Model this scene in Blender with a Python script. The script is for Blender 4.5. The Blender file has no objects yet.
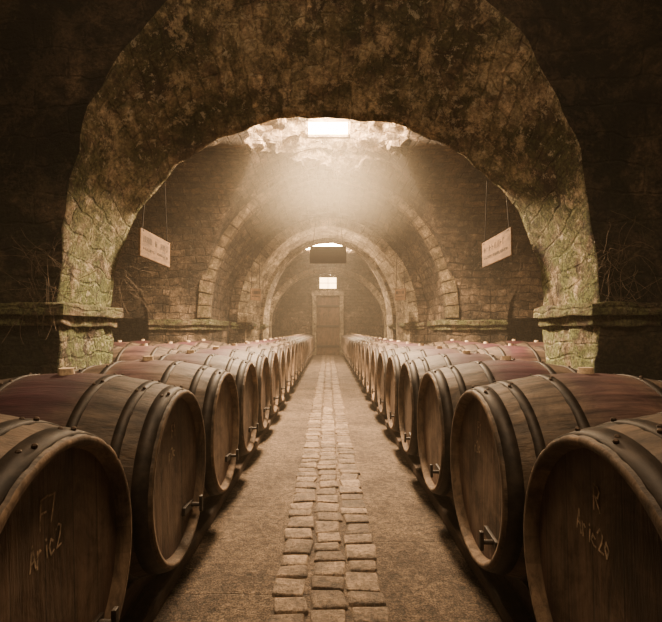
import bpy, bmesh, math, random
from mathutils import Vector, Matrix, noise
random.seed(7)
F=474.0
scene=bpy.context.scene
COL=scene.collection

# ---------------------------------------------------------------- helpers
def new_mat(name):
    m=bpy.data.materials.new(name); m.use_nodes=True
    nt=m.node_tree; b=nt.nodes['Principled BSDF']
    return m,nt,b
def L(nt,a,b): nt.links.new(a,b)
def ramp(nt,fac,stops):
    r=nt.nodes.new('ShaderNodeValToRGB')
    el=r.color_ramp.elements
    while len(el)<len(stops): el.new(0.5)
    for e,(p,c) in zip(el,stops):
        e.position=p; e.color=(c[0],c[1],c[2],1) if hasattr(c,'__len__') else (c,c,c,1)
    L(nt,fac,r.inputs[0]); return r.outputs[0]
def mix(nt,f,a,b,mode='MIX'):
    m=nt.nodes.new('ShaderNodeMix'); m.data_type='RGBA'; m.blend_type=mode
    for i,v in ((0,f),(6,a),(7,b)):
        if isinstance(v,(int,float)): m.inputs[i].default_value=v
        elif isinstance(v,tuple): m.inputs[i].default_value=(v[0],v[1],v[2],1)
        else: L(nt,v,m.inputs[i])
    return m.outputs[2]
def math_n(nt,op,a,b=0.0,clamp=False):
    m=nt.nodes.new('ShaderNodeMath'); m.operation=op; m.use_clamp=clamp
    for i,v in ((0,a),(1,b)):
        if isinstance(v,(int,float)): m.inputs[i].default_value=v
        else: L(nt,v,m.inputs[i])
    return m.outputs[0]
def nz(nt,vec,scale,detail=6,rough=.6,dist=0):
    n=nt.nodes.new('ShaderNodeTexNoise'); n.inputs['Scale'].default_value=scale
    n.inputs['Detail'].default_value=detail; n.inputs['Roughness'].default_value=rough
    n.inputs['Distortion'].default_value=dist
    L(nt,vec,n.inputs['Vector']); return n.outputs[0]
def bump(nt,h,strength,dist,bsdf,prev=None):
    b=nt.nodes.new('ShaderNodeBump'); b.inputs['Strength'].default_value=strength
    b.inputs['Distance'].default_value=dist
    L(nt,h,b.inputs['Height'])
    if prev: L(nt,prev,b.inputs['Normal'])
    L(nt,b.outputs[0],bsdf.inputs['Normal']); return b.outputs[0]

def obj_from_bm(name,bm,mats,smooth=False,parent=None):
    me=bpy.data.meshes.new(name); bm.to_mesh(me); bm.free()
    for m in mats: me.materials.append(m)
    if smooth:
        for p in me.polygons: p.use_smooth=True
    o=bpy.data.objects.new(name,me); COL.objects.link(o)
    if parent: o.parent=parent
    return o
def add_box(bm,c,s,mi=0,bev=0.0,rot=None):
    M=Matrix.Translation(c)@(rot.to_4x4() if rot else Matrix.Identity(4))@Matrix.Diagonal((s[0],s[1],s[2],1))
    g=bmesh.ops.create_cube(bm,size=1.0,matrix=M)
    fs=set(f for v in g['verts'] for f in v.link_faces)
    for f in fs: f.material_index=mi
    if bev>0:
        es=list(set(e for f in fs for e in f.edges))
        r=bmesh.ops.bevel(bm,geom=es,offset=bev,segments=2,affect='EDGES',profile=.6)
        for f in r['faces']: f.material_index=mi
def add_cyl(bm,p0,p1,r0,r1=None,seg=10,mi=0):
    r1=r0 if r1 is None else r1
    p0=Vector(p0);p1=Vector(p1);d=p1-p0
    q=d.to_track_quat('Z','Y').to_matrix().to_4x4()
    M=Matrix.Translation((p0+p1)/2)@q
    g=bmesh.ops.create_cone(bm,cap_ends=True,segments=seg,radius1=r0,radius2=r1,depth=d.length,matrix=M)
    for f in set(f for v in g['verts'] for f in v.link_faces): f.material_index=mi

# ---------------------------------------------------------------- materials
def stone(name,c_dark,c_mid,c_light,moss=0.0,bw=.30,bh=.10,patch=.5,bs=.8,mortar=.5,soot=.75,sl=.40,bk=.7,bd=.09,lichen=0):
    m,nt,b=new_mat(name)
    tc=nt.nodes.new('ShaderNodeTexCoord'); geo=nt.nodes.new('ShaderNodeNewGeometry')
    pos=geo.outputs['Position']
    nn=nt.nodes.new('ShaderNodeTexNoise'); nn.inputs['Scale'].default_value=5; nn.inputs['Detail'].default_value=3
    L(nt,pos,nn.inputs['Vector'])
    va=nt.nodes.new('ShaderNodeVectorMath'); va.operation='SCALE'; va.inputs[3].default_value=bd
    L(nt,nn.outputs[1],va.inputs[0])
    vb=nt.nodes.new('ShaderNodeVectorMath'); vb.operation='ADD'
    L(nt,tc.outputs['UV'],vb.inputs[0]); L(nt,va.outputs[0],vb.inputs[1])
    br=nt.nodes.new('ShaderNodeTexBrick')
    br.inputs['Scale'].default_value=1; br.inputs['Brick Width'].default_value=bw
    br.inputs['Row Height'].default_value=bh; br.inputs['Mortar Size'].default_value=.012
    br.inputs['Mortar Smooth'].default_value=.7; br.inputs['Bias'].default_value=0
    br.inputs['Color1'].default_value=(.55,.55,.55,1); br.inputs['Color2'].default_value=(1.3,1.3,1.3,1)
    br.inputs['Mortar'].default_value=(mortar,mortar,mortar,1)
    L(nt,vb.outputs[0],br.inputs['Vector'])
    n1=nz(nt,pos,1.5,9,.7,.5); n2=nz(nt,pos,8,9,.75); n3=nz(nt,pos,45,5,.75)
    c=ramp(nt,n1,[(.38,c_dark),(.50,c_mid),(.62,c_light)])
    c2=ramp(nt,n2,[(.38,.2),(.52,.85),(.64,1.7)])
    c=mix(nt,.9,c,c2,'MULTIPLY')
    c=mix(nt,.6,c,ramp(nt,n3,[(.38,.35),(.62,1.45)]),'MULTIPLY')
    c=mix(nt,bk,c,br.outputs[0],'MULTIPLY')
    n4=nz(nt,pos,2.9,12,.8,.3)
    pf=ramp(nt,n4,[(.53,0),(.56,1)])
    c=mix(nt,math_n(nt,'MULTIPLY',pf,patch),c,mix(nt,.7,c_light,ramp(nt,n3,[(.4,.4),(.6,1.3)]),'MULTIPLY'))
    n6=nz(nt,pos,3.3,12,.82,.2)
    c=mix(nt,math_n(nt,'MULTIPLY',ramp(nt,n6,[(sl,1),(sl+.06,0)]),soot),c,c_dark)
    if moss>0:
        sep=nt.nodes.new('ShaderNodeSeparateXYZ'); L(nt,pos,sep.inputs[0])
        hz=ramp(nt,math_n(nt,'DIVIDE',sep.outputs[2],3.2),[(.38,1),(.8,.25)])
        n5=nz(nt,pos,3.7,10,.78,.5)
        mf=ramp(nt,n5,[(.43,0),(.51,1)])
        mf=math_n(nt,'MULTIPLY',mf,hz); mf=math_n(nt,'MULTIPLY',mf,moss)
        c=mix(nt,mf,c,mix(nt,ramp(nt,n3,[(.4,0),(.6,1)]),(.03,.042,.012),(.24,.28,.10)))
    if lichen>0:
        n7=nz(nt,pos,13,8,.8,.3)
        c=mix(nt,math_n(nt,'MULTIPLY',ramp(nt,n7,[(.57,0),(.60,1)]),lichen),c,(.64,.56,.42))
    L(nt,c,b.inputs['Base Color']); b.inputs['Roughness'].default_value=.93
    h=math_n(nt,'MULTIPLY',br.outputs[1],-bk)
    h=math_n(nt,'ADD',h,math_n(nt,'MULTIPLY',n2,2.4)); h=math_n(nt,'ADD',h,math_n(nt,'MULTIPLY',n3,.9))
    h=math_n(nt,'ADD',h,math_n(nt,'MULTIPLY',pf,.6))
    bump(nt,h,bs,.045,b)
    return m
M_arch=stone('arch_stone',(.03,.02,.012),(.23,.165,.1),(.66,.52,.35),moss=.85,bw=.27,bh=.12,patch=.65,mortar=.4,soot=.88,sl=.44,bk=.75,bd=.12,lichen=.6)
M_vault=stone('vault_brick',(.026,.018,.011),(.105,.073,.045),(.27,.19,.122),moss=.0,bw=.30,bh=.12,patch=.3,mortar=.25,lichen=.2,bk=.95,soot=.6)
M_ring=stone('voussoir_stone',(.2,.14,.09),(.46,.35,.22),(.68,.54,.36),moss=.1,bw=.4,bh=.14,patch=.3)
M_rib=stone('rib_stone',(.07,.047,.027),(.25,.175,.105),(.46,.34,.21),moss=.2,bw=.4,bh=.14,patch=.4,bk=.4)
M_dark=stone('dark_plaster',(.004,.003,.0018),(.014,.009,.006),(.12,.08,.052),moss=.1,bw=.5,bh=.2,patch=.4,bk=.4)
M_shaft=stone('shaft_rubble',(.12,.085,.05),(.36,.26,.16),(.65,.5,.32),bw=.2,bh=.12,patch=.3,bs=1)

def wood(name,dark,light,rough=.6,axis=0,stain=False,planks=False,rnd=True):
    m,nt,b=new_mat(name)
    tc=nt.nodes.new('ShaderNodeTexCoord'); oi=nt.nodes.new('ShaderNodeObjectInfo')
    mp=nt.nodes.new('ShaderNodeMapping')
    s=[14,14,14]; s[axis]=1.6; mp.inputs['Scale'].default_value=s
    off=nt.nodes.new('ShaderNodeVectorMath'); off.operation='ADD'
    L(nt,tc.outputs['Object'],off.inputs[0])
    cx=nt.nodes.new('ShaderNodeCombineXYZ')
    r=math_n(nt,'MULTIPLY',oi.outputs['Random'],17.0); L(nt,r,cx.inputs[0]); L(nt,r,cx.inputs[1])
    L(nt,cx.outputs[0],off.inputs[1])
    L(nt,off.outputs[0],mp.inputs[0])
    n1=nz(nt,mp.outputs[0],2.2,8,.65,.6); n2=nz(nt,off.outputs[0],5,8,.75,.5); n3=nz(nt,mp.outputs[0],9,4,.7)
    c=ramp(nt,n1,[(.33,dark),(.62,light)])
    c=mix(nt,.8,c,ramp(nt,n2,[(.38,.3),(.5,.9),(.62,1.35)]),'MULTIPLY')
    if planks:
        sep=nt.nodes.new('ShaderNodeSeparateXYZ'); L(nt,tc.outputs['Object'],sep.inputs[0])
        q=math_n(nt,'MULTIPLY',sep.outputs[1],10.0)
        fr=math_n(nt,'FRACT',math_n(nt,'ADD',q,50.3))
        d=math_n(nt,'ABSOLUTE',math_n(nt,'SUBTRACT',fr,.5))
        line=ramp(nt,d,[(.465,1),(.495,.25)])
        wn=nt.nodes.new('ShaderNodeTexWhiteNoise'); wn.noise_dimensions='1D'
        L(nt,math_n(nt,'ADD',math_n(nt,'FLOOR',math_n(nt,'ADD',q,50.3)),math_n(nt,'MULTIPLY',oi.outputs['Random'],99)),wn.inputs['W'])
        c=mix(nt,1.0,c,line,'MULTIPLY')
        c=mix(nt,.7,c,ramp(nt,wn.outputs[0],[(0,.72),(1,1.2)]),'MULTIPLY')
        c=mix(nt,math_n(nt,'MULTIPLY',ramp(nt,n2,[(.45,0),(.65,1)]),.35),c,(.25,.19,.145))
        ln=nt.nodes.new('ShaderNodeVectorMath'); ln.operation='LENGTH'
        cc=nt.nodes.new('ShaderNodeCombineXYZ'); L(nt,sep.outputs[1],cc.inputs[0]); L(nt,sep.outputs[2],cc.inputs[1]); L(nt,cc.outputs[0],ln.inputs[0])
        sf=ramp(nt,math_n(nt,'ADD',ln.outputs['Value'],math_n(nt,'MULTIPLY',n2,.16)),[(.29,0),(.37,.6)])
        c=mix(nt,sf,c,(.05,.014,.014))
    else:
        at=nt.nodes.new('ShaderNodeUVMap')
        sp=nt.nodes.new('ShaderNodeSeparateXYZ'); L(nt,at.outputs[0],sp.inputs[0])
        wn=nt.nodes.new('ShaderNodeTexWhiteNoise'); wn.noise_dimensions='1D'
        L(nt,math_n(nt,'ADD',math_n(nt,'FLOOR',sp.outputs[0]),math_n(nt,'MULTIPLY',oi.outputs['Random'],99)),wn.inputs['W'])
        c=mix(nt,.8,c,ramp(nt,wn.outputs[0],[(0,.65),(1,1.2)]),'MULTIPLY')
    if stain:
        sep=nt.nodes.new('ShaderNodeSeparateXYZ'); L(nt,tc.outputs['Object'],sep.inputs[0])
        ax=math_n(nt,'ABSOLUTE',sep.outputs[0])
        a=ramp(nt,math_n(nt,'ADD',ax,math_n(nt,'MULTIPLY',n2,.2)),[(.16,1),(.28,0)])
        z=ramp(nt,sep.outputs[2],[(.08,0),(.3,1)])
        k=ramp(nt,math_n(nt,'FRACT',math_n(nt,'MULTIPLY',oi.outputs['Random'],7.3)),[(.2,.5),(.8,.9)])
        c=mix(nt,math_n(nt,'MULTIPLY',math_n(nt,'MULTIPLY',a,z),k),c,mix(nt,ramp(nt,n1,[(.35,0),(.65,1)]),(.03,.005,.012),(.075,.014,.03)))
    hsv=nt.nodes.new('ShaderNodeHueSaturation'); L(nt,c,hsv.inputs['Color'])
    if rnd: L(nt,math_n(nt,'ADD',math_n(nt,'MULTIPLY',oi.outputs['Random'],.4),.8),hsv.inputs['Value'])
    L(nt,hsv.outputs[0],b.inputs['Base Color']); b.inputs['Roughness'].default_value=rough
    h=math_n(nt,'ADD',n1,math_n(nt,'MULTIPLY',n3,.6)); bump(nt,h,.5,.007,b)
    return m
M_stave=wood('barrel_stave_oak',(.025,.017,.011),(.138,.095,.063),.62,0,stain=True)
M_head=wood('barrel_head_oak',(.045,.027,.017),(.17,.108,.069),.65,2,planks=True)
M_chime=wood('barrel_chime_oak',(.07,.045,.028),(.21,.14,.087),.7,2)
M_timber=wood('old_timber',(.03,.017,.009),(.09,.052,.028),.8,1)
M_sign=wood('sign_board',(.06,.03,.011),(.15,.083,.035),.85,0,rnd=False)
M_signd=wood('dark_sign_board',(.005,.0035,.0025),(.012,.008,.006),.95,0,rnd=False)
M_door=wood('door_oak',(.05,.028,.014),(.15,.085,.045),.75,2,rnd=False)
def simple(name,c,rough=.7,metal=0,nzs=30,var=.5,bmp=.3,emit=None,est=0):
    m,nt,b=new_mat(name)
    tc=nt.nodes.new('ShaderNodeTexCoord'); n=nz(nt,tc.outputs['Object'],nzs,6,.65)
    lo=tuple(x*(1-var) for x in c); hi=tuple(min(1,x*(1+var)) for x in c)
    L(nt,ramp(nt,n,[(.35,lo),(.65,hi)]),b.inputs['Base Color'])
    b.inputs['Roughness'].default_value=rough; b.inputs['Metallic'].default_value=metal
    bump(nt,n,bmp,.004,b)
    if emit:
        b.inputs['Emission Color'].default_value=(*emit,1); b.inputs['Emission Strength'].default_value=est
    return m
M_hoop=simple('hoop_iron',(.026,.019,.014),.6,.3,22,.6)
M_rivet=simple('rivet_iron',(.08,.055,.04),.45,.6)
M_cork=simple('bung_cork',(.6,.46,.3),.85)
M_chalk=simple('chalk',(.5,.39,.27),.95,0,60,.7)
M_ink=simple('sign_lettering',(.01,.006,.004),.9)
M_wire=simple('hanging_wire',(.015,.01,.007),.6,.3)
M_web=simple('dry_roots',(.14,.1,.065),.9)
M_pane=simple('lit_pane',(.9,.7,.45),.5,emit=(1,.68,.32),est=80)
M_pane2=simple('lit_pane_far',(.9,.7,.45),.5,emit=(1,.62,.26),est=14)
M_impost=stone('impost_stone',(.05,.035,.02),(.18,.13,.08),(.42,.32,.21),moss=.6,bw=.6,bh=.3,patch=.4,lichen=.4)

def cob():
    m,nt,b=new_mat('cobble_stone'); geo=nt.nodes.new('ShaderNodeNewGeometry')
    p=geo.outputs['Position']; n1=nz(nt,p,9,8,.75); n2=nz(nt,p,60,6,.75)
    c=ramp(nt,geo.outputs['Random Per Island'],[(0,(.13,.09,.057)),(.5,(.2,.14,.09)),(1,(.28,.2,.13))])
    c=mix(nt,.9,c,ramp(nt,n1,[(.38,.35),(.62,1.4)]),'MULTIPLY')
    c=mix(nt,.85,c,ramp(nt,n2,[(.38,.35),(.62,1.5)]),'MULTIPLY')
    L(nt,c,b.inputs['Base Color']); b.inputs['Roughness'].default_value=.7
    bump(nt,math_n(nt,'ADD',math_n(nt,'MULTIPLY',n1,1.5),n2),1,.018,b); return m
M_cob=cob()
def fl():
    m,nt,b=new_mat('packed_earth_floor'); geo=nt.nodes.new('ShaderNodeNewGeometry')
    p=geo.outputs['Position']; n1=nz(nt,p,2.4,9,.75,.4); n2=nz(nt,p,28,8,.75); n3=nz(nt,p,140,3,.7)
    mp=nt.nodes.new('ShaderNodeMapping'); mp.inputs['Rotation'].default_value=(0,0,math.pi/2); L(nt,p,mp.inputs[0])
    br=nt.nodes.new('ShaderNodeTexBrick'); br.inputs['Scale'].default_value=1
    br.inputs['Brick Width'].default_value=.9; br.inputs['Row Height'].default_value=.65
    br.inputs['Mortar Size'].default_value=.005; br.inputs['Mortar Smooth'].default_value=1
    br.inputs['Color1'].default_value=(.9,.9,.9,1);br.inputs['Color2'].default_value=(1.1,1.1,1.1,1);br.inputs['Mortar'].default_value=(.55,.55,.55,1)
    L(nt,mp.outputs[0],br.inputs['Vector'])
    c=ramp(nt,n1,[(.38,(.08,.053,.033)),(.62,(.205,.144,.092))])
    c=mix(nt,.9,c,ramp(nt,n2,[(.38,.3),(.62,1.4)]),'MULTIPLY')
    c=mix(nt,.8,c,ramp(nt,n3,[(.42,.25),(.6,1.6)]),'MULTIPLY')
    c=mix(nt,.6,c,br.outputs[0],'MULTIPLY')
    L(nt,c,b.inputs['Base Color']); b.inputs['Roughness'].default_value=.85
    h=math_n(nt,'ADD',math_n(nt,'MULTIPLY',n2,1.5),math_n(nt,'MULTIPLY',n3,.8)); h=math_n(nt,'SUBTRACT',h,math_n(nt,'MULTIPLY',br.outputs[1],.5))
    bump(nt,h,1,.022,b); return m
M_floor=fl()

# ---------------------------------------------------------------- floor
def disp(p,amp,fr=3.0):
    v=noise.noise_vector(Vector(p)*fr)*amp+noise.noise_vector(Vector(p)*fr*3.1)*amp*.45
    return v
bm=bmesh.new()
xs=[-5+i*.1 for i in range(101)]; ys=[-3+i*.12 for i in range(188)]
g=[[bm.verts.new((x,y,noise.noise(Vector((x*2,y*2,0)))*.010+noise.noise(Vector((x*9,y*9,4)))*.004-.006)) for x in xs] for y in ys]
for j in range(len(ys)-1):
    for i in range(len(xs)-1): bm.faces.new((g[j][i],g[j][i+1],g[j+1][i+1],g[j+1][i]))
obj_from_bm('floor',bm,[M_floor],True)
YEND=19.0
bm=bmesh.new()
cols=[(-.215,-.073),(-.069,.069),(.073,.215)]
offs=[0,.05,.02]
for ci,(xa,xb) in enumerate(cols):
    y=-1.0+offs[ci]
    while y<YEND-.4:
        l=random.uniform(.085,.15)
        w=(xb-xa)-.008+random.uniform(-.016,.006); h=.05
        z=random.uniform(-.004,.003)
        cx=(xa+xb)/2+random.uniform(-.007,.007)
        rot=Matrix.Rotation(random.uniform(-.08,.08),3,'Z')@Matrix.Rotation(random.uniform(-.015,.015),3,'X')
        add_box(bm,(cx,y+l/2,z-h/2+.008),(w,l-.011,h),0,random.uniform(.007,.016),rot)
        y+=l
for v in bm.verts:
    d=disp(v.co,.016,11); v.co+=Vector((d.x,d.y,d.z*.3))
obj_from_bm('cobblestone_path',bm,[M_cob],True)

# ---------------------------------------------------------------- arches
def spow(c,p): return math.copysign(abs(c)**(2/p),c)
def arch_wall(name,y1,y2,a1,b1,a2,b2,spring,xout,ztop,mat,cx=0,mat_face=None,M=10,amp=.02,K=14,p1=2,p2=2):
    bm=bmesh.new(); uvl=bm.loops.layers.uv.new('UVMap')
    NJ=14; NA=72
    def prof(a,b,p):
        pts=[(a,spring*i/NJ) for i in range(NJ)]
        pts+=[(a*spow(math.cos(math.pi*i/NA),p),spring+b*spow(max(0,math.sin(math.pi*i/NA)),p)) for i in range(NA+1)]
        pts+=[(-a,spring*(NJ-1-i)/NJ) for i in range(NJ)]
        return pts
    A=prof(a1,b1,p1);B=prof(a2,b2,p2);n=len(A)
    def outer(i):
        if i<NJ: return (xout,spring*i/NJ)
        if i>NJ+NA: return (-xout,spring*(n-1-i)/NJ)
        t=math.pi*(i-NJ)/NA; c=math.cos(t);s=math.sin(t)
        k=min(xout/abs(c) if abs(c)>1e-6 else 1e9,(ztop-spring)/s if s>1e-6 else 1e9)
        return (c*k,spring+s*k)
    O=[outer(i) for i in range(n)]
    arc=[0]
    for i in range(1,n): arc.append(arc[-1]+math.hypot(B[i][0]-B[i-1][0],B[i][1]-B[i-1][1]))
    rows=[];meta=[]
    for k in range(K,0,-1):
        f=(k/K)**1.6
        rows.append([(A[i][0]+(O[i][0]-A[i][0])*f,y1,A[i][1]+(O[i][1]-A[i][1])*f) for i in range(n)]); meta.append(('f',))
    for m_ in range(M+1):
        f=m_/M
        rows.append([(A[i][0]+(B[i][0]-A[i][0])*f,y1+(y2-y1)*f,A[i][1]+(B[i][1]-A[i][1])*f) for i in range(n)]); meta.append(('s',f))
    for k in range(1,K+1):
        f=(k/K)**1.6
        rows.append([(B[i][0]+(O[i][0]-B[i][0])*f,y2,B[i][1]+(O[i][1]-B[i][1])*f) for i in range(n)]); meta.append(('b',))
    V=[]
    for r in rows:
        rr=[]
        for p in r:
            q=Vector((p[0]+cx,p[1],p[2])); q+=disp(q,amp,3.5)
            if abs(p[0])>xout-.001: q.x=p[0]+cx
            rr.append(bm.verts.new(q))
        V.append(rr)
    nr=len(rows)
    for j in range(nr-1):
        soff=(meta[j][0]=='s' and meta[j+1][0]=='s')
        for i in range(n-1):
            f=bm.faces.new((V[j][i],V[j][i+1],V[j+1][i+1],V[j+1][i]))
            f.material_index=0 if soff else 1
            idx=((j,i),(j,i+1),(j+1,i+1),(j+1,i))
            for lp,(jj,ii) in zip(f.loops,idx):
                if soff:
                    d=(rows[jj][ii][1]-y1)
                    lp[uvl].uv=(d*1.0+ (rows[jj][ii][2]-B[ii][1])*-.6,arc[ii])
                else:
                    lp[uvl].uv=(rows[jj][ii][0],rows[jj][ii][2])
    bmesh.ops.recalc_face_normals(bm,faces=bm.faces)
    return obj_from_bm(name,bm,[mat,mat_face or mat],True)

def ring(name,y,a,b,spring,wid,proj,mat,back=.12):
    bm=bmesh.new(); uvl=bm.loops.layers.uv.new('UVMap')
    def pt(t,e): 
        c,s=math.cos(t),math.sin(t); nx,nz_=c/a,s/b; l=math.hypot(nx,nz_)
        return (a*c+nx/l*e, spring+b*s+nz_/l*e)
    n=int(math.pi*(a+b)/2/.17)
    for i in range(n):
        t0=math.pi*i/n+.003; t1=math.pi*(i+1)/n-.003; pr=proj+random.uniform(-.008,.008); w=wid+random.uniform(-.008,.008)
        vs=[]
        for yy in (y-pr,y+back):
            for (t,e) in ((t0,-.02),(t1,-.02),(t1,w),(t0,w)):
                x,z=pt(t,e); vs.append(bm.verts.new((x,yy,z)))
        fs=[bm.faces.new([vs[k] for k in q]) for q in ((0,1,2,3),(7,6,5,4),(0,4,5,1),(1,5,6,2),(2,6,7,3),(3,7,4,0))]
        for f in fs:
            for lp in f.loops: lp[uvl].uv=(i*.4+.2,.07)
        bmesh.ops.bevel(bm,geom=list(set(e for f in fs for e in f.edges)),offset=.007,segments=1,affect='EDGES')
    bmesh.ops.recalc_face_normals(bm,faces=bm.faces)
    for v in bm.verts: v.co+=disp(v.co,.008,7)
    return obj_from_bm(name,bm,[mat])

SP=1.18
Y1,Y2=3.3,4.1
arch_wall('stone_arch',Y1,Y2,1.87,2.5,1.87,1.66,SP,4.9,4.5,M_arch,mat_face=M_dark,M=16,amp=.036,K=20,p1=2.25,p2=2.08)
YB,YC,YD=7.3,8.6,9.3
arch_wall('stone_arch',YB,YC,1.85,2.15,1.8,1.95,SP,2.5,4.5,M_vault,mat_face=M_vault,amp=.02)
ring('voussoir_ring',YB,1.85,2.15,SP,.16,.05,M_rib)
arch_wall('stone_arch',YC,YD,1.49,1.76,1.34,1.66,SP-.05,4.9,4.5,M_ring,mat_face=M_vault,amp=.015)
ring('voussoir_ring',YC,1.49,1.76,SP-.05,.15,.04,M_ring)
arch_wall('stone_arch',10.9,11.4,1.5,1.95,1.42,1.95,SP-.05,4.9,4.5,M_ring,mat_face=M_vault,amp=.015)
ring('voussoir_ring',10.9,1.5,1.95,SP-.05,.15,.03,M_ring)
arch_wall('stone_arch',15.2,15.6,1.85,1.75,1.85,1.75,SP-.05,4.9,4.5,M_ring,mat_face=M_vault,amp=.015)
ring('voussoir_ring',15.2,1.85,1.75,SP-.05,.15,.03,M_ring)
for s in (-1,1):
    arch_wall('side_arch',YB,YC-.1,.93,.9,.93,.9,1.12,1.19,4.5,M_rib,cx=s*3.7,mat_face=M_vault,amp=.02)

def impost(x0,x1,y0,y1,z0,z1,side):
    bm=bmesh.new()
    for (zz0,zz1,pr) in ((z0,z0+(z1-z0)*.45,.035),(z0+(z1-z0)*.45,z1,.07)):
        xi=x0-pr; xo=x1
        add_box(bm,(side*(xi+xo)/2,(y0+y1)/2,(zz0+zz1)/2),(xo-xi,(y1-y0)+2*pr,zz1-zz0),0,.012)
    bmesh.ops.subdivide_edges(bm,edges=[e for e in bm.edges if e.calc_length()>.15],cuts=5,use_grid_fill=True)
    for v in bm.verts: v.co+=disp(v.co,.018,8)
    uvl=bm.loops.layers.uv.new('UVMap')
    for f in bm.faces:
        for lp in f.loops: lp[uvl].uv=(lp.vert.co.x+lp.vert.co.y,lp.vert.co.z)
    obj_from_bm('arch_impost',bm,[M_impost],False)
for s in (-1,1):
    impost(1.87,2.3,Y1,Y2,1.03,1.19,s)
    impost(1.84,2.74,YB,YC-.2,1.0,1.16,s)
    impost(1.44,1.75,YC+.02,YD,1.02,1.13,s)
    impost(1.5,1.7,10.9,11.4,1.02,1.13,s)

# ---------------------------------------------------------------- vaults
def vault(name,y0,y1,a,b1,b2,xmax,spring,hole=None,mat=M_vault):
    bm=bmesh.new(); uvl=bm.loops.layers.uv.new('UVMap')
    yc=(y0+y1)/2; hy=(y1-y0)/2
    xs=[a*math.sin(math.pi*(i/80-.5)) for i in range(81)]
    if b2:
        ext=[a+(xmax-a)*i/24 for i in range(1,25)]
        xs=[-e for e in reversed(ext)]+xs+ext
        ys=[yc+hy*math.sin(math.pi*(i/80-.5)) for i in range(81)]
    else:
        k=int((y1-y0)/.08); ys=[y0+(y1-y0)*i/k for i in range(k+1)]
    def h(x,y):
        v1=spring+b1*math.sqrt(max(0,1-(x/a)**2)) if abs(x)<=a else spring
        v2=spring+b2*math.sqrt(max(0,1-((y-yc)/hy)**2)) if b2 else -1
        return v1,v2
    V=[];H=[]
    for y in ys:
        row=[];hr=[]
        for x in xs:
            v1,v2=h(x,y); z=max(v1,v2)
            q=Vector((x,y,z)); d=disp(q,.02,3.5); q+=Vector((d.x*.3,d.y*.3,d.z)); row.append(bm.verts.new(q)); hr.append((v1,v2))
        V.append(row);H.append(hr)
    for j in range(len(ys)-1):
        for i in range(len(xs)-1):
            mx=(xs[i]+xs[i+1])/2;my=(ys[j]+ys[j+1])/2
            if hole:
                d=math.hypot((mx-hole[0])/hole[3],my-hole[1])
                if d<hole[2]-.04+noise.noise(Vector((mx*3,my*3,1)))*.05: continue
            f=bm.faces.new((V[j][i],V[j+1][i],V[j+1][i+1],V[j][i+1]))
            v1,v2=H[j][i]; one=v1>=v2
            for lp in f.loops:
                c=lp.vert.co
                if one: lp[uvl].uv=(c.y,a*1.1*math.asin(max(-1,min(1,c.x/a))))
                else: lp[uvl].uv=(c.x,hy*1.2*math.asin(max(-1,min(1,(c.y-yc)/hy))))
    return obj_from_bm(name,bm,[mat],True)
SK1=(0,5.55,.86,1.15)
vault('ceiling_vault',Y2-.05,YB+.05,1.95,2.25,1.95,4.9,SP,SK1)
vault('ceiling_vault',YD-.02,10.95,1.75,2.1,None,0,SP)
SK2=(0,12.9,.75,1.0)
vault('ceiling_vault',11.35,15.25,2.3,2.15,None,0,SP,SK2)
vault('ceiling_vault',15.55,YEND,2.1,2.1,None,0,SP)

def shaft(name,cx,cy,r,sx,z0,z1,seedv,pane,wz,pw,ph,pd):
    root=bpy.data.objects.new(name,None); COL.objects.link(root)
    bm=bmesh.new(); uvl=bm.loops.layers.uv.new('UVMap')
    NS=160; NZ=34; V=[]
    for k in range(NZ+1):
        t=k/NZ; row=[]
        for i in range(NS):
            a=2*math.pi*i/NS
            rr=r*(1.05-.22*t)
            xx=abs(math.cos(a))
            zb=z0-.16*(1 if xx<.45 else 0)*max(0,math.sin(a))-.12*xx**3+noise.noise(Vector((math.cos(a)*3.5,math.sin(a)*3.5,seedv)))*.13+noise.noise(Vector((math.cos(a)*14,math.sin(a)*14,seedv)))*.07
            z=zb+(z1-zb)*t
            p=Vector((cx+rr*sx*math.cos(a),cy+rr*math.sin(a),z))
            cell=noise.cell(Vector((a*6,z*7+seedv,0)))
            dr=noise.noise(p*4)*.14+noise.noise(p*11)*.10+(cell)*.10
            p.x-=dr*math.cos(a);p.y-=dr*math.sin(a)
            row.append(bm.verts.new(p))
        V.append(row)
    fl=[bm.verts.new((cx+r*sx*1.35*math.cos(2*math.pi*i/NS),cy+r*1.35*math.sin(2*math.pi*i/NS),z0+.22)) for i in range(NS)]
    V.insert(0,fl)
    for k in range(len(V)-1):
        for i in range(NS):
            f=bm.faces.new((V[k][i],V[k][(i+1)%NS],V[k+1][(i+1)%NS],V[k+1][i]))
            for lp in f.loops: lp[uvl].uv=(lp.vert.co.x+lp.vert.co.y,lp.vert.co.z)
    bm.faces.new(V[-1])
    obj_from_bm('rubble_shaft',bm,[M_shaft],False,root)
    yb=cy+r*.80-pd
    bm=bmesh.new(); add_box(bm,(cx,yb,wz),(pw,.02,ph)); obj_from_bm('lit_pane',bm,[pane],False,root)
    bm=bmesh.new()
    for s_ in (-1,1): add_box(bm,(cx+s_*(pw/2+.02),yb,wz),(.04,.06,ph+.08),0,.006)
    for sz in (-1,1): add_box(bm,(cx,yb,wz+sz*(ph/2+.02)),(pw+.08,.06,.04),0,.006)
    add_box(bm,(cx,yb-.01,wz),(.012,.03,ph))
    obj_from_bm('window_frame',bm,[M_shaft],False,root)
    return root
shaft('skylight_shaft',*SK1,3.36,4.45,1.3,M_pane,3.60,.50,.16,.12)
shaft('skylight_shaft',*SK2,3.28,4.3,4.2,M_pane,3.40,1.3,.26,.1)

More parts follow.
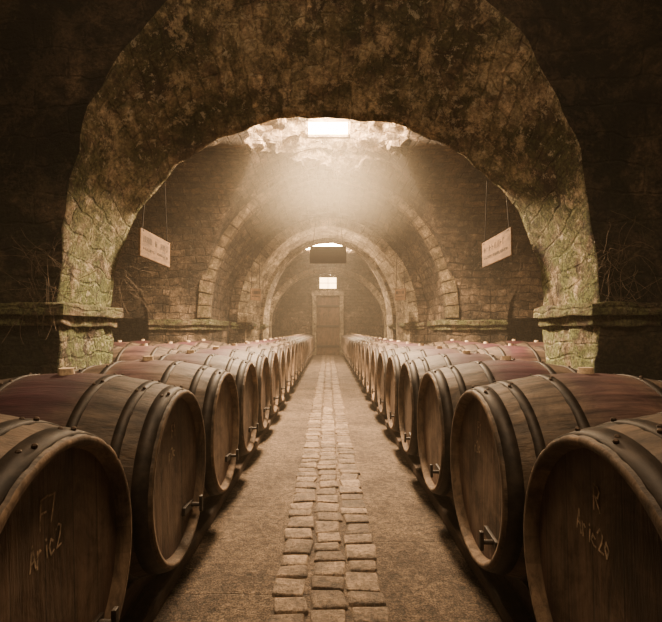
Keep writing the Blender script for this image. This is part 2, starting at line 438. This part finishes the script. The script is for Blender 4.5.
# ---------------------------------------------------------------- shell
def quadwall(name,pts,mat,nu=20,nv=10,amp=.015):
    bm=bmesh.new(); uvl=bm.loops.layers.uv.new('UVMap')
    p0,p1,p2,p3=[Vector(p) for p in pts]; V=[]
    for j in range(nv+1):
        V.append([])
        for i in range(nu+1):
            a=p0.lerp(p1,i/nu); b=p3.lerp(p2,i/nu); q=a.lerp(b,j/nv); q+=disp(q,amp); V[-1].append(bm.verts.new(q))
    for j in range(nv):
        for i in range(nu):
            f=bm.faces.new((V[j][i],V[j][i+1],V[j+1][i+1],V[j+1][i]))
            for lp in f.loops: lp[uvl].uv=(lp.vert.co.x+lp.vert.co.y,lp.vert.co.z)
    return obj_from_bm(name,bm,[mat],True)
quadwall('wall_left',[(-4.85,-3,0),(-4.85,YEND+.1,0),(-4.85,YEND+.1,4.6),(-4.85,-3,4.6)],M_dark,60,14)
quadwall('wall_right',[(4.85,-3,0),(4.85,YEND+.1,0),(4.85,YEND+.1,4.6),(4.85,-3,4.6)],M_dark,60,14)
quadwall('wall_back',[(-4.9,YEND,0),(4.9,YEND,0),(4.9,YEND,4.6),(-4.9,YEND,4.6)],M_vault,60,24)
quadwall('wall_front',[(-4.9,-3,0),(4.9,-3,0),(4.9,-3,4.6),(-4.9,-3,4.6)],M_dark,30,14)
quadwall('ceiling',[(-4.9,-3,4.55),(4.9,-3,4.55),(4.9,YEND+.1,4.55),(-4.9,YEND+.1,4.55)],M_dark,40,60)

root=bpy.data.objects.new('door_1',None); COL.objects.link(root)
bm=bmesh.new()
for i in range(6): add_box(bm,(-.375+i*.15,YEND-.1,1.15),(.146,.05,2.3),0,.006)
for z in (.35,1.15,1.95): add_box(bm,(0,YEND-.14,z),(.88,.04,.09),1,.005)
obj_from_bm('door_leaf',bm,[M_door,M_hoop],False,root)
bm=bmesh.new()
for s in (-1,1): add_box(bm,(s*.54,YEND-.14,1.2),(.16,.24,2.4),0,.02)
add_box(bm,(0,YEND-.14,2.46),(1.3,.28,.2),0,.02)
uvl=bm.loops.layers.uv.new('UVMap')
obj_from_bm('door_surround',bm,[M_ring],False,root)
root=bpy.data.objects.new('window_1',None); COL.objects.link(root)
bm=bmesh.new(); add_box(bm,(0,YEND-.08,2.87),(.66,.03,.44)); obj_from_bm('pane',bm,[M_pane2],False,root)
bm=bmesh.new()
for s in (-1,1): add_box(bm,(s*.37,YEND-.1,2.87),(.08,.16,.58),0,.01); add_box(bm,(0,YEND-.1,2.87+s*.25),(.82,.16,.06),0,.01)
add_box(bm,(0,YEND-.11,2.87),(.02,.03,.44)); add_box(bm,(0,YEND-.11,2.87),(.66,.03,.02))
obj_from_bm('frame',bm,[M_impost],False,root)

# ---------------------------------------------------------------- barrels
RB,RH,LB=.358,.292,.80
def build_barrel():
    bm=bmesh.new(); uvl=bm.loops.layers.uv.new('UVMap')
    ST=26; SEG=ST*4; H=LB/2
    def rad(x): return RB-(RB-RH-.004)*(abs(x)/H)**1.9
    xs=[-H+LB*i/28 for i in range(29)]
    def mk(x,r,groove):
        out=[]
        for i in range(SEG):
            a=2*math.pi*i/SEG
            rr=r-(.0028 if (groove and i%4==0) else 0)
            out.append(bm.verts.new((x,rr*math.cos(a),rr*math.sin(a))))
        return out
    R=[mk(x,rad(x),True) for x in xs]
    def bridge(A,B,mi):
        for i in range(SEG):
            f=bm.faces.new((A[i],A[(i+1)%SEG],B[(i+1)%SEG],B[i])); f.material_index=mi; f.smooth=True
            us=(i/4+.01,(i+1)/4-.01,(i+1)/4-.01,i/4+.01)
            for lp,u in zip(f.loops,us): lp[uvl].uv=(u,lp.vert.co.x)
    for a,b in zip(R[:-1],R[1:]): bridge(a,b,0)
    for s in (-1,1):
        end=R[0] if s<0 else R[-1]
        c0=mk(s*(H+.004),RH-.003,False)
        c1=mk(s*(H+.002),RH-.014,False); c2=mk(s*(H-.028),RH-.022,False)
        bridge(end,c0,5); bridge(c0,c1,5); bridge(c1,c2,5)
        f=bm.faces.new(c2); f.material_index=1
        for lp in f.loops: lp[uvl].uv=(0.5,0)
    def hoop(x0,x1):
        t=.003
        pts=[(x0,rad(x0)-.003),(x0,rad(x0)+t),((x0+x1)/2,rad((x0+x1)/2)+t+.0006),(x1,rad(x1)+t),(x1,rad(x1)-.003)]
        rr=[mk(x,r,False) for x,r in pts]
        for a,b in zip(rr[:-1],rr[1:]):
            bridge(a,b,2)
    hs=[(H-.052,H-.008),(H-.125,H-.095),(H-.262,H-.232)]
    for a,b in hs:
        hoop(a,b); hoop(-b,-a)
    for a,b in hs:
        for s in (-1,1):
            x=s*(a+b)/2
            for k,ang in enumerate((1.35,1.42,1.78,1.85)):
                r=rad(x)+.004
                M=Matrix.Translation((x+(-.008 if k%2 else .008),r*math.cos(ang),r*math.sin(ang)))
                g=bmesh.ops.create_uvsphere(bm,u_segments=8,v_segments=5,radius=.006,matrix=M)
                for f in set(f for v in g['verts'] for f in v.link_faces): f.material_index=3
    add_cyl(bm,(0,0,RB-.01),(0,0,RB+.02),.028,.024,16,4)
    x0=H-.028
    add_box(bm,(x0+.006,.12,-.17),(.012,.11,.03),2,.003,Matrix.Rotation(-.1,3,'X'))
    add_cyl(bm,(x0,.15,-.17),(x0+.05,.15,-.17),.009,.007,10,2)
    add_box(bm,(x0+.048,.15,-.165),(.012,.018,.06),2,.003)
    me=bpy.data.meshes.new('wine_barrel')
    bm.normal_update()
    bmesh.ops.recalc_face_normals(bm,faces=bm.faces)
    bm.to_mesh(me); bm.free()
    for m in (M_stave,M_head,M_hoop,M_rivet,M_cork,M_chime): me.materials.append(m)
    return me
BM_=build_barrel()
XC=.51+LB/2; ZC=.49
def barrel(x,y,side,z=ZC):
    o=bpy.data.objects.new('wine_barrel',BM_); COL.objects.link(o)
    o.location=(x,y,z)
    o.rotation_euler=(random.uniform(-.06,.06),0,(0 if side<0 else math.pi)+random.uniform(-.015,.015))
    return o
GL={'F':[[(0,0),(.05,1),(.6,1)],[(0,.55),(.45,.55)]],
'7':[[(0,1),(.55,1),(.2,0)]],'1':[[(.1,.8),(.3,1),(.3,0)]],
'R':[[(0,0),(0,1),(.4,1),(.55,.8),(.4,.55),(0,.5)],[(.25,.5),(.6,0)]],
'A':[[(0,0),(.3,1),(.6,0)],[(.12,.4),(.48,.4)]],
'r':[[(0,0),(0,.6)],[(0,.45),(.2,.6),(.38,.55)]],
'i':[[(.15,0),(.15,.55)],[(.15,.75),(.16,.8)]],
'c':[[(.45,.5),(.2,.6),(0,.3),(.2,0),(.45,.1)]],
'2':[[(0,.8),(.25,1),(.5,.8),(.4,.5),(0,0),(.55,.05)]],
'o':[[(.25,.6),(0,.3),(.25,0),(.5,.3),(.25,.6)]]}
def chalk(parent,lines):
    bm=bmesh.new(); x=LB/2-.028+.0015
    for (txt,y0,z0,h,sl) in lines:
        cy=y0
        for ch in txt:
            jz=random.uniform(-.004,.004)
            for st in GL.get(ch,[]):
                pts=[]
                for (u,v) in st:
                    pts.append(Vector((x,cy+u*h*.7+random.uniform(-.002,.002),z0+jz+v*h+sl*(cy-y0+u*h*.7)+random.uniform(-.003,.003))))
                for p,q in zip(pts[:-1],pts[1:]):
                    d=(q-p)
                    if d.length<1e-5: continue
                    n=Vector((1,0,0)).cross(d).normalized()*.0021
                    e=d.normalized()*.0016
                    vs=[bm.verts.new(c) for c in (p-n-e,q-n+e,q+n+e,p+n-e)]
                    bm.faces.new(vs)
            cy+=h*.7*(.74 if ch not in 'i' else .42)
    o=obj_from_bm('chalk_marks',bm,[M_chalk],False,parent); return o
D0,SPC=.935,.735
for s in (-1,1):
    for n in range(-1,24):
        y=D0+n*SPC
        if y>YEND-.9: break
        o=barrel(s*XC,y,s)
        if n==0:
            if s<0: chalk(o,[('F7',-.045,.14,.055,0),('Aric2',-.08,.07,.046,.1)])
            else: chalk(o,[('R',-.02,.15,.05,0),('Aric2o',-.085,.085,.042,-.15)])
        elif n==1:
            chalk(o,[('F1',-.03,.14,.045,0),('r2c',-.06,.07,.04,.1)])
    for n in range(4):
        y=4.62+n*.735
        if y<YB-.35:
            barrel(s*(XC+.88),y,s); barrel(s*(XC+1.76),y,s)
for s in (-1,1):
    bm=bmesh.new()
    add_box(bm,(s*XC,(YEND-1.5)/2-.6,.025),(.62,YEND-.9,.06),0,.01)
    for dx in (-.2,.2):
        add_box(bm,(s*(XC+dx),(YEND-1.5)/2-.6,.09),(.075,YEND-1.0,.08),0,.008)
    for n in range(-1,24):
        y=D0+(n+.5)*SPC
        if y>YEND-1.2: break
        for dx in (-.2,.2):
            for q in (-1,1):
                add_box(bm,(s*(XC+dx),y+q*.12,.155),(.06,.10,.05),0,.006,Matrix.Rotation(-q*.5,3,'X'))
    obj_from_bm('barrel_rack',bm,[M_timber])
    for k in (1,2):
        bm=bmesh.new()
        for dx in (-.2,.2): add_box(bm,(s*(XC+.88*k+dx),5.7,.07),(.075,2.9,.14),0,.008)
        obj_from_bm('barrel_rack',bm,[M_timber])

# ---------------------------------------------------------------- signs
def sign(x,y,z,w,h,yaw,ztop,mat,text=True,name='hanging_sign',wires=True,tilt=0):
    root=bpy.data.objects.new(name,None); COL.objects.link(root); root.location=(x,y,z); root.rotation_euler=(0,tilt,yaw)
    bm=bmesh.new(); add_box(bm,(0,0,0),(w,.022,h),0,.005)
    obj_from_bm('board',bm,[mat],False,root)
    if text:
        bm=bmesh.new(); 
        for r,(n,hh) in enumerate(((9,.055),(13,.022))):
            zz=h*.16-r*h*.34; xx=-w*.42
            for k in range(n):
                lw=w*.84/n
                if random.random()<.9:
                    add_box(bm,(xx+lw*.2,-.0118,zz),(.009,.002,hh))
                    if random.random()<.7: add_box(bm,(xx+lw*.42,-.0118,zz+random.choice((-1,0,1))*hh*.42),(lw*.5,.002,.009))
                    if random.random()<.5: add_box(bm,(xx+lw*.65,-.0118,zz),(.009,.002,hh))
                xx+=lw
        obj_from_bm('lettering',bm,[M_ink],False,root)
    if wires:
        bm=bmesh.new()
        for s in (-1,1):
            add_cyl(bm,(s*w*.42,0,h/2-.01),(s*w*.3,0,ztop-z),.005,seg=6)
            bmesh.ops.create_uvsphere(bm,u_segments=8,v_segments=6,radius=.011,matrix=Matrix.Translation((s*w*.42,-.008,h/2-.015)))
        obj_from_bm('wires',bm,[M_wire],False,root)
    return root
sign(-1.64,4.50,1.77,.66,.25,math.pi/2-.06,2.5,M_sign,tilt=.03)
sign(1.60,4.50,1.77,.66,.25,-math.pi/2+.06,2.5,M_sign,tilt=-.04)
sign(0,8.3,2.315,.64,.30,0,3.1,M_signd,text=False)
sign(-1.22,8.0,1.60,.22,.2,math.pi/2-.7,2.6,M_sign,name='hanging_plaque')
sign(1.22,8.0,1.60,.22,.2,-math.pi/2+.7,2.6,M_sign,name='hanging_plaque')

def roots(name,c,spread,n):
    cu=bpy.data.curves.new(name,'CURVE'); cu.dimensions='3D'; cu.bevel_depth=.0014; cu.bevel_resolution=0
    for _ in range(n):
        sp=cu.splines.new('POLY'); k=7; sp.points.add(k-1)
        p=Vector(c)+Vector((random.gauss(0,spread*.5),random.uniform(-.02,.0),random.gauss(0,spread)))
        d=Vector((random.uniform(-1,1),random.uniform(-.3,0),random.uniform(-1,1))).normalized()*random.uniform(.02,.06)
        for i in range(k):
            sp.points[i].co=(p.x,p.y,p.z,1); p=p+d; d+=Vector((random.gauss(0,.012),random.gauss(0,.004),random.gauss(0,.012)-.004))
    cu.materials.append(M_web); o=bpy.data.objects.new(name,cu); COL.objects.link(o)
roots('dry_roots',(1.98,Y1-.03,1.38),.16,55)
roots('dry_roots',(-1.98,Y1-.03,1.35),.14,45)
roots('dry_roots',(-1.80,Y2+.05,1.5),.12,26)
roots('dry_roots',(1.80,Y2+.05,1.5),.12,22)

# ---------------------------------------------------------------- light + air
WARM=(1,.69,.41)
def area(name,loc,size,power,rot=(0,0,0),col=WARM,spread=math.pi):
    l=bpy.data.lights.new(name,'AREA'); l.shape='DISK'; l.size=size; l.energy=power; l.color=col; l.spread=spread
    o=bpy.data.objects.new(name,l); COL.objects.link(o); o.location=loc; o.rotation_euler=rot; return o
area('end_bay_fill',(0,5.5,4.1),.9,1150)
area('end_bay_fill',(0,5.5,3.58),.6,430)
area('end_bay_fill',(0,12.9,3.9),.8,540)
area('end_bay_fill',(0,12.9,3.45),.6,300)
area('end_bay_fill',(0,17.3,3.1),.8,90)  # fill light added for the end bay; its vault has no opening
area('passage_fill',(0,8.36,2.315),.2,70,rot=(1.4,0,0))  # added fill hidden behind the centre sign, brightens the arch beyond it
area('end_bay_fill',(0,.9,4.2),1.2,130)  # unseen fill added above the camera bay, under a closed ceiling
w=bpy.data.worlds.new('World'); scene.world=w; w.use_nodes=True
nt=w.node_tree
nt.nodes['Background'].inputs[0].default_value=(.9,.6,.35,1)
nt.nodes['Background'].inputs[1].default_value=.02
vs=nt.nodes.new('ShaderNodeVolumeScatter'); vs.inputs['Color'].default_value=(1,.88,.7,1)
vs.inputs['Density'].default_value=.007; vs.inputs['Anisotropy'].default_value=.2
L(nt,vs.outputs[0],nt.nodes['World Output'].inputs['Volume'])
m=bpy.data.materials.new('dust_haze'); m.use_nodes=True; nt=m.node_tree
nt.nodes.remove(nt.nodes['Principled BSDF'])
tc=nt.nodes.new('ShaderNodeTexCoord')
vl=nt.nodes.new('ShaderNodeVectorMath'); vl.operation='LENGTH'; L(nt,tc.outputs['Object'],vl.inputs[0])
f=math_n(nt,'SUBTRACT',1.0,vl.outputs['Value'],True)
f=math_n(nt,'POWER',f,1.4)
vs=nt.nodes.new('ShaderNodeVolumeScatter'); vs.inputs['Color'].default_value=(1,.86,.62,1); vs.inputs['Anisotropy'].default_value=.2
L(nt,math_n(nt,'MULTIPLY',f,.13),vs.inputs['Density']); L(nt,vs.outputs[0],nt.nodes['Material Output'].inputs['Volume'])
bm=bmesh.new(); bmesh.ops.create_icosphere(bm,subdivisions=3,radius=1.0)
o=obj_from_bm('dust_haze',bm,[m]); o.location=(0,5.75,2.6); o.scale=(1.35,1.3,.8)

# ---------------------------------------------------------------- camera
cam=bpy.data.cameras.new('camera'); co=bpy.data.objects.new('camera',cam); COL.objects.link(co)
cam.sensor_width=36; cam.lens=F/662*36; cam.clip_start=.02
co.location=(0,0,1.0); co.rotation_euler=(math.pi/2,0,0)
cam.shift_x=3/662; cam.shift_y=19/662
scene.camera=co
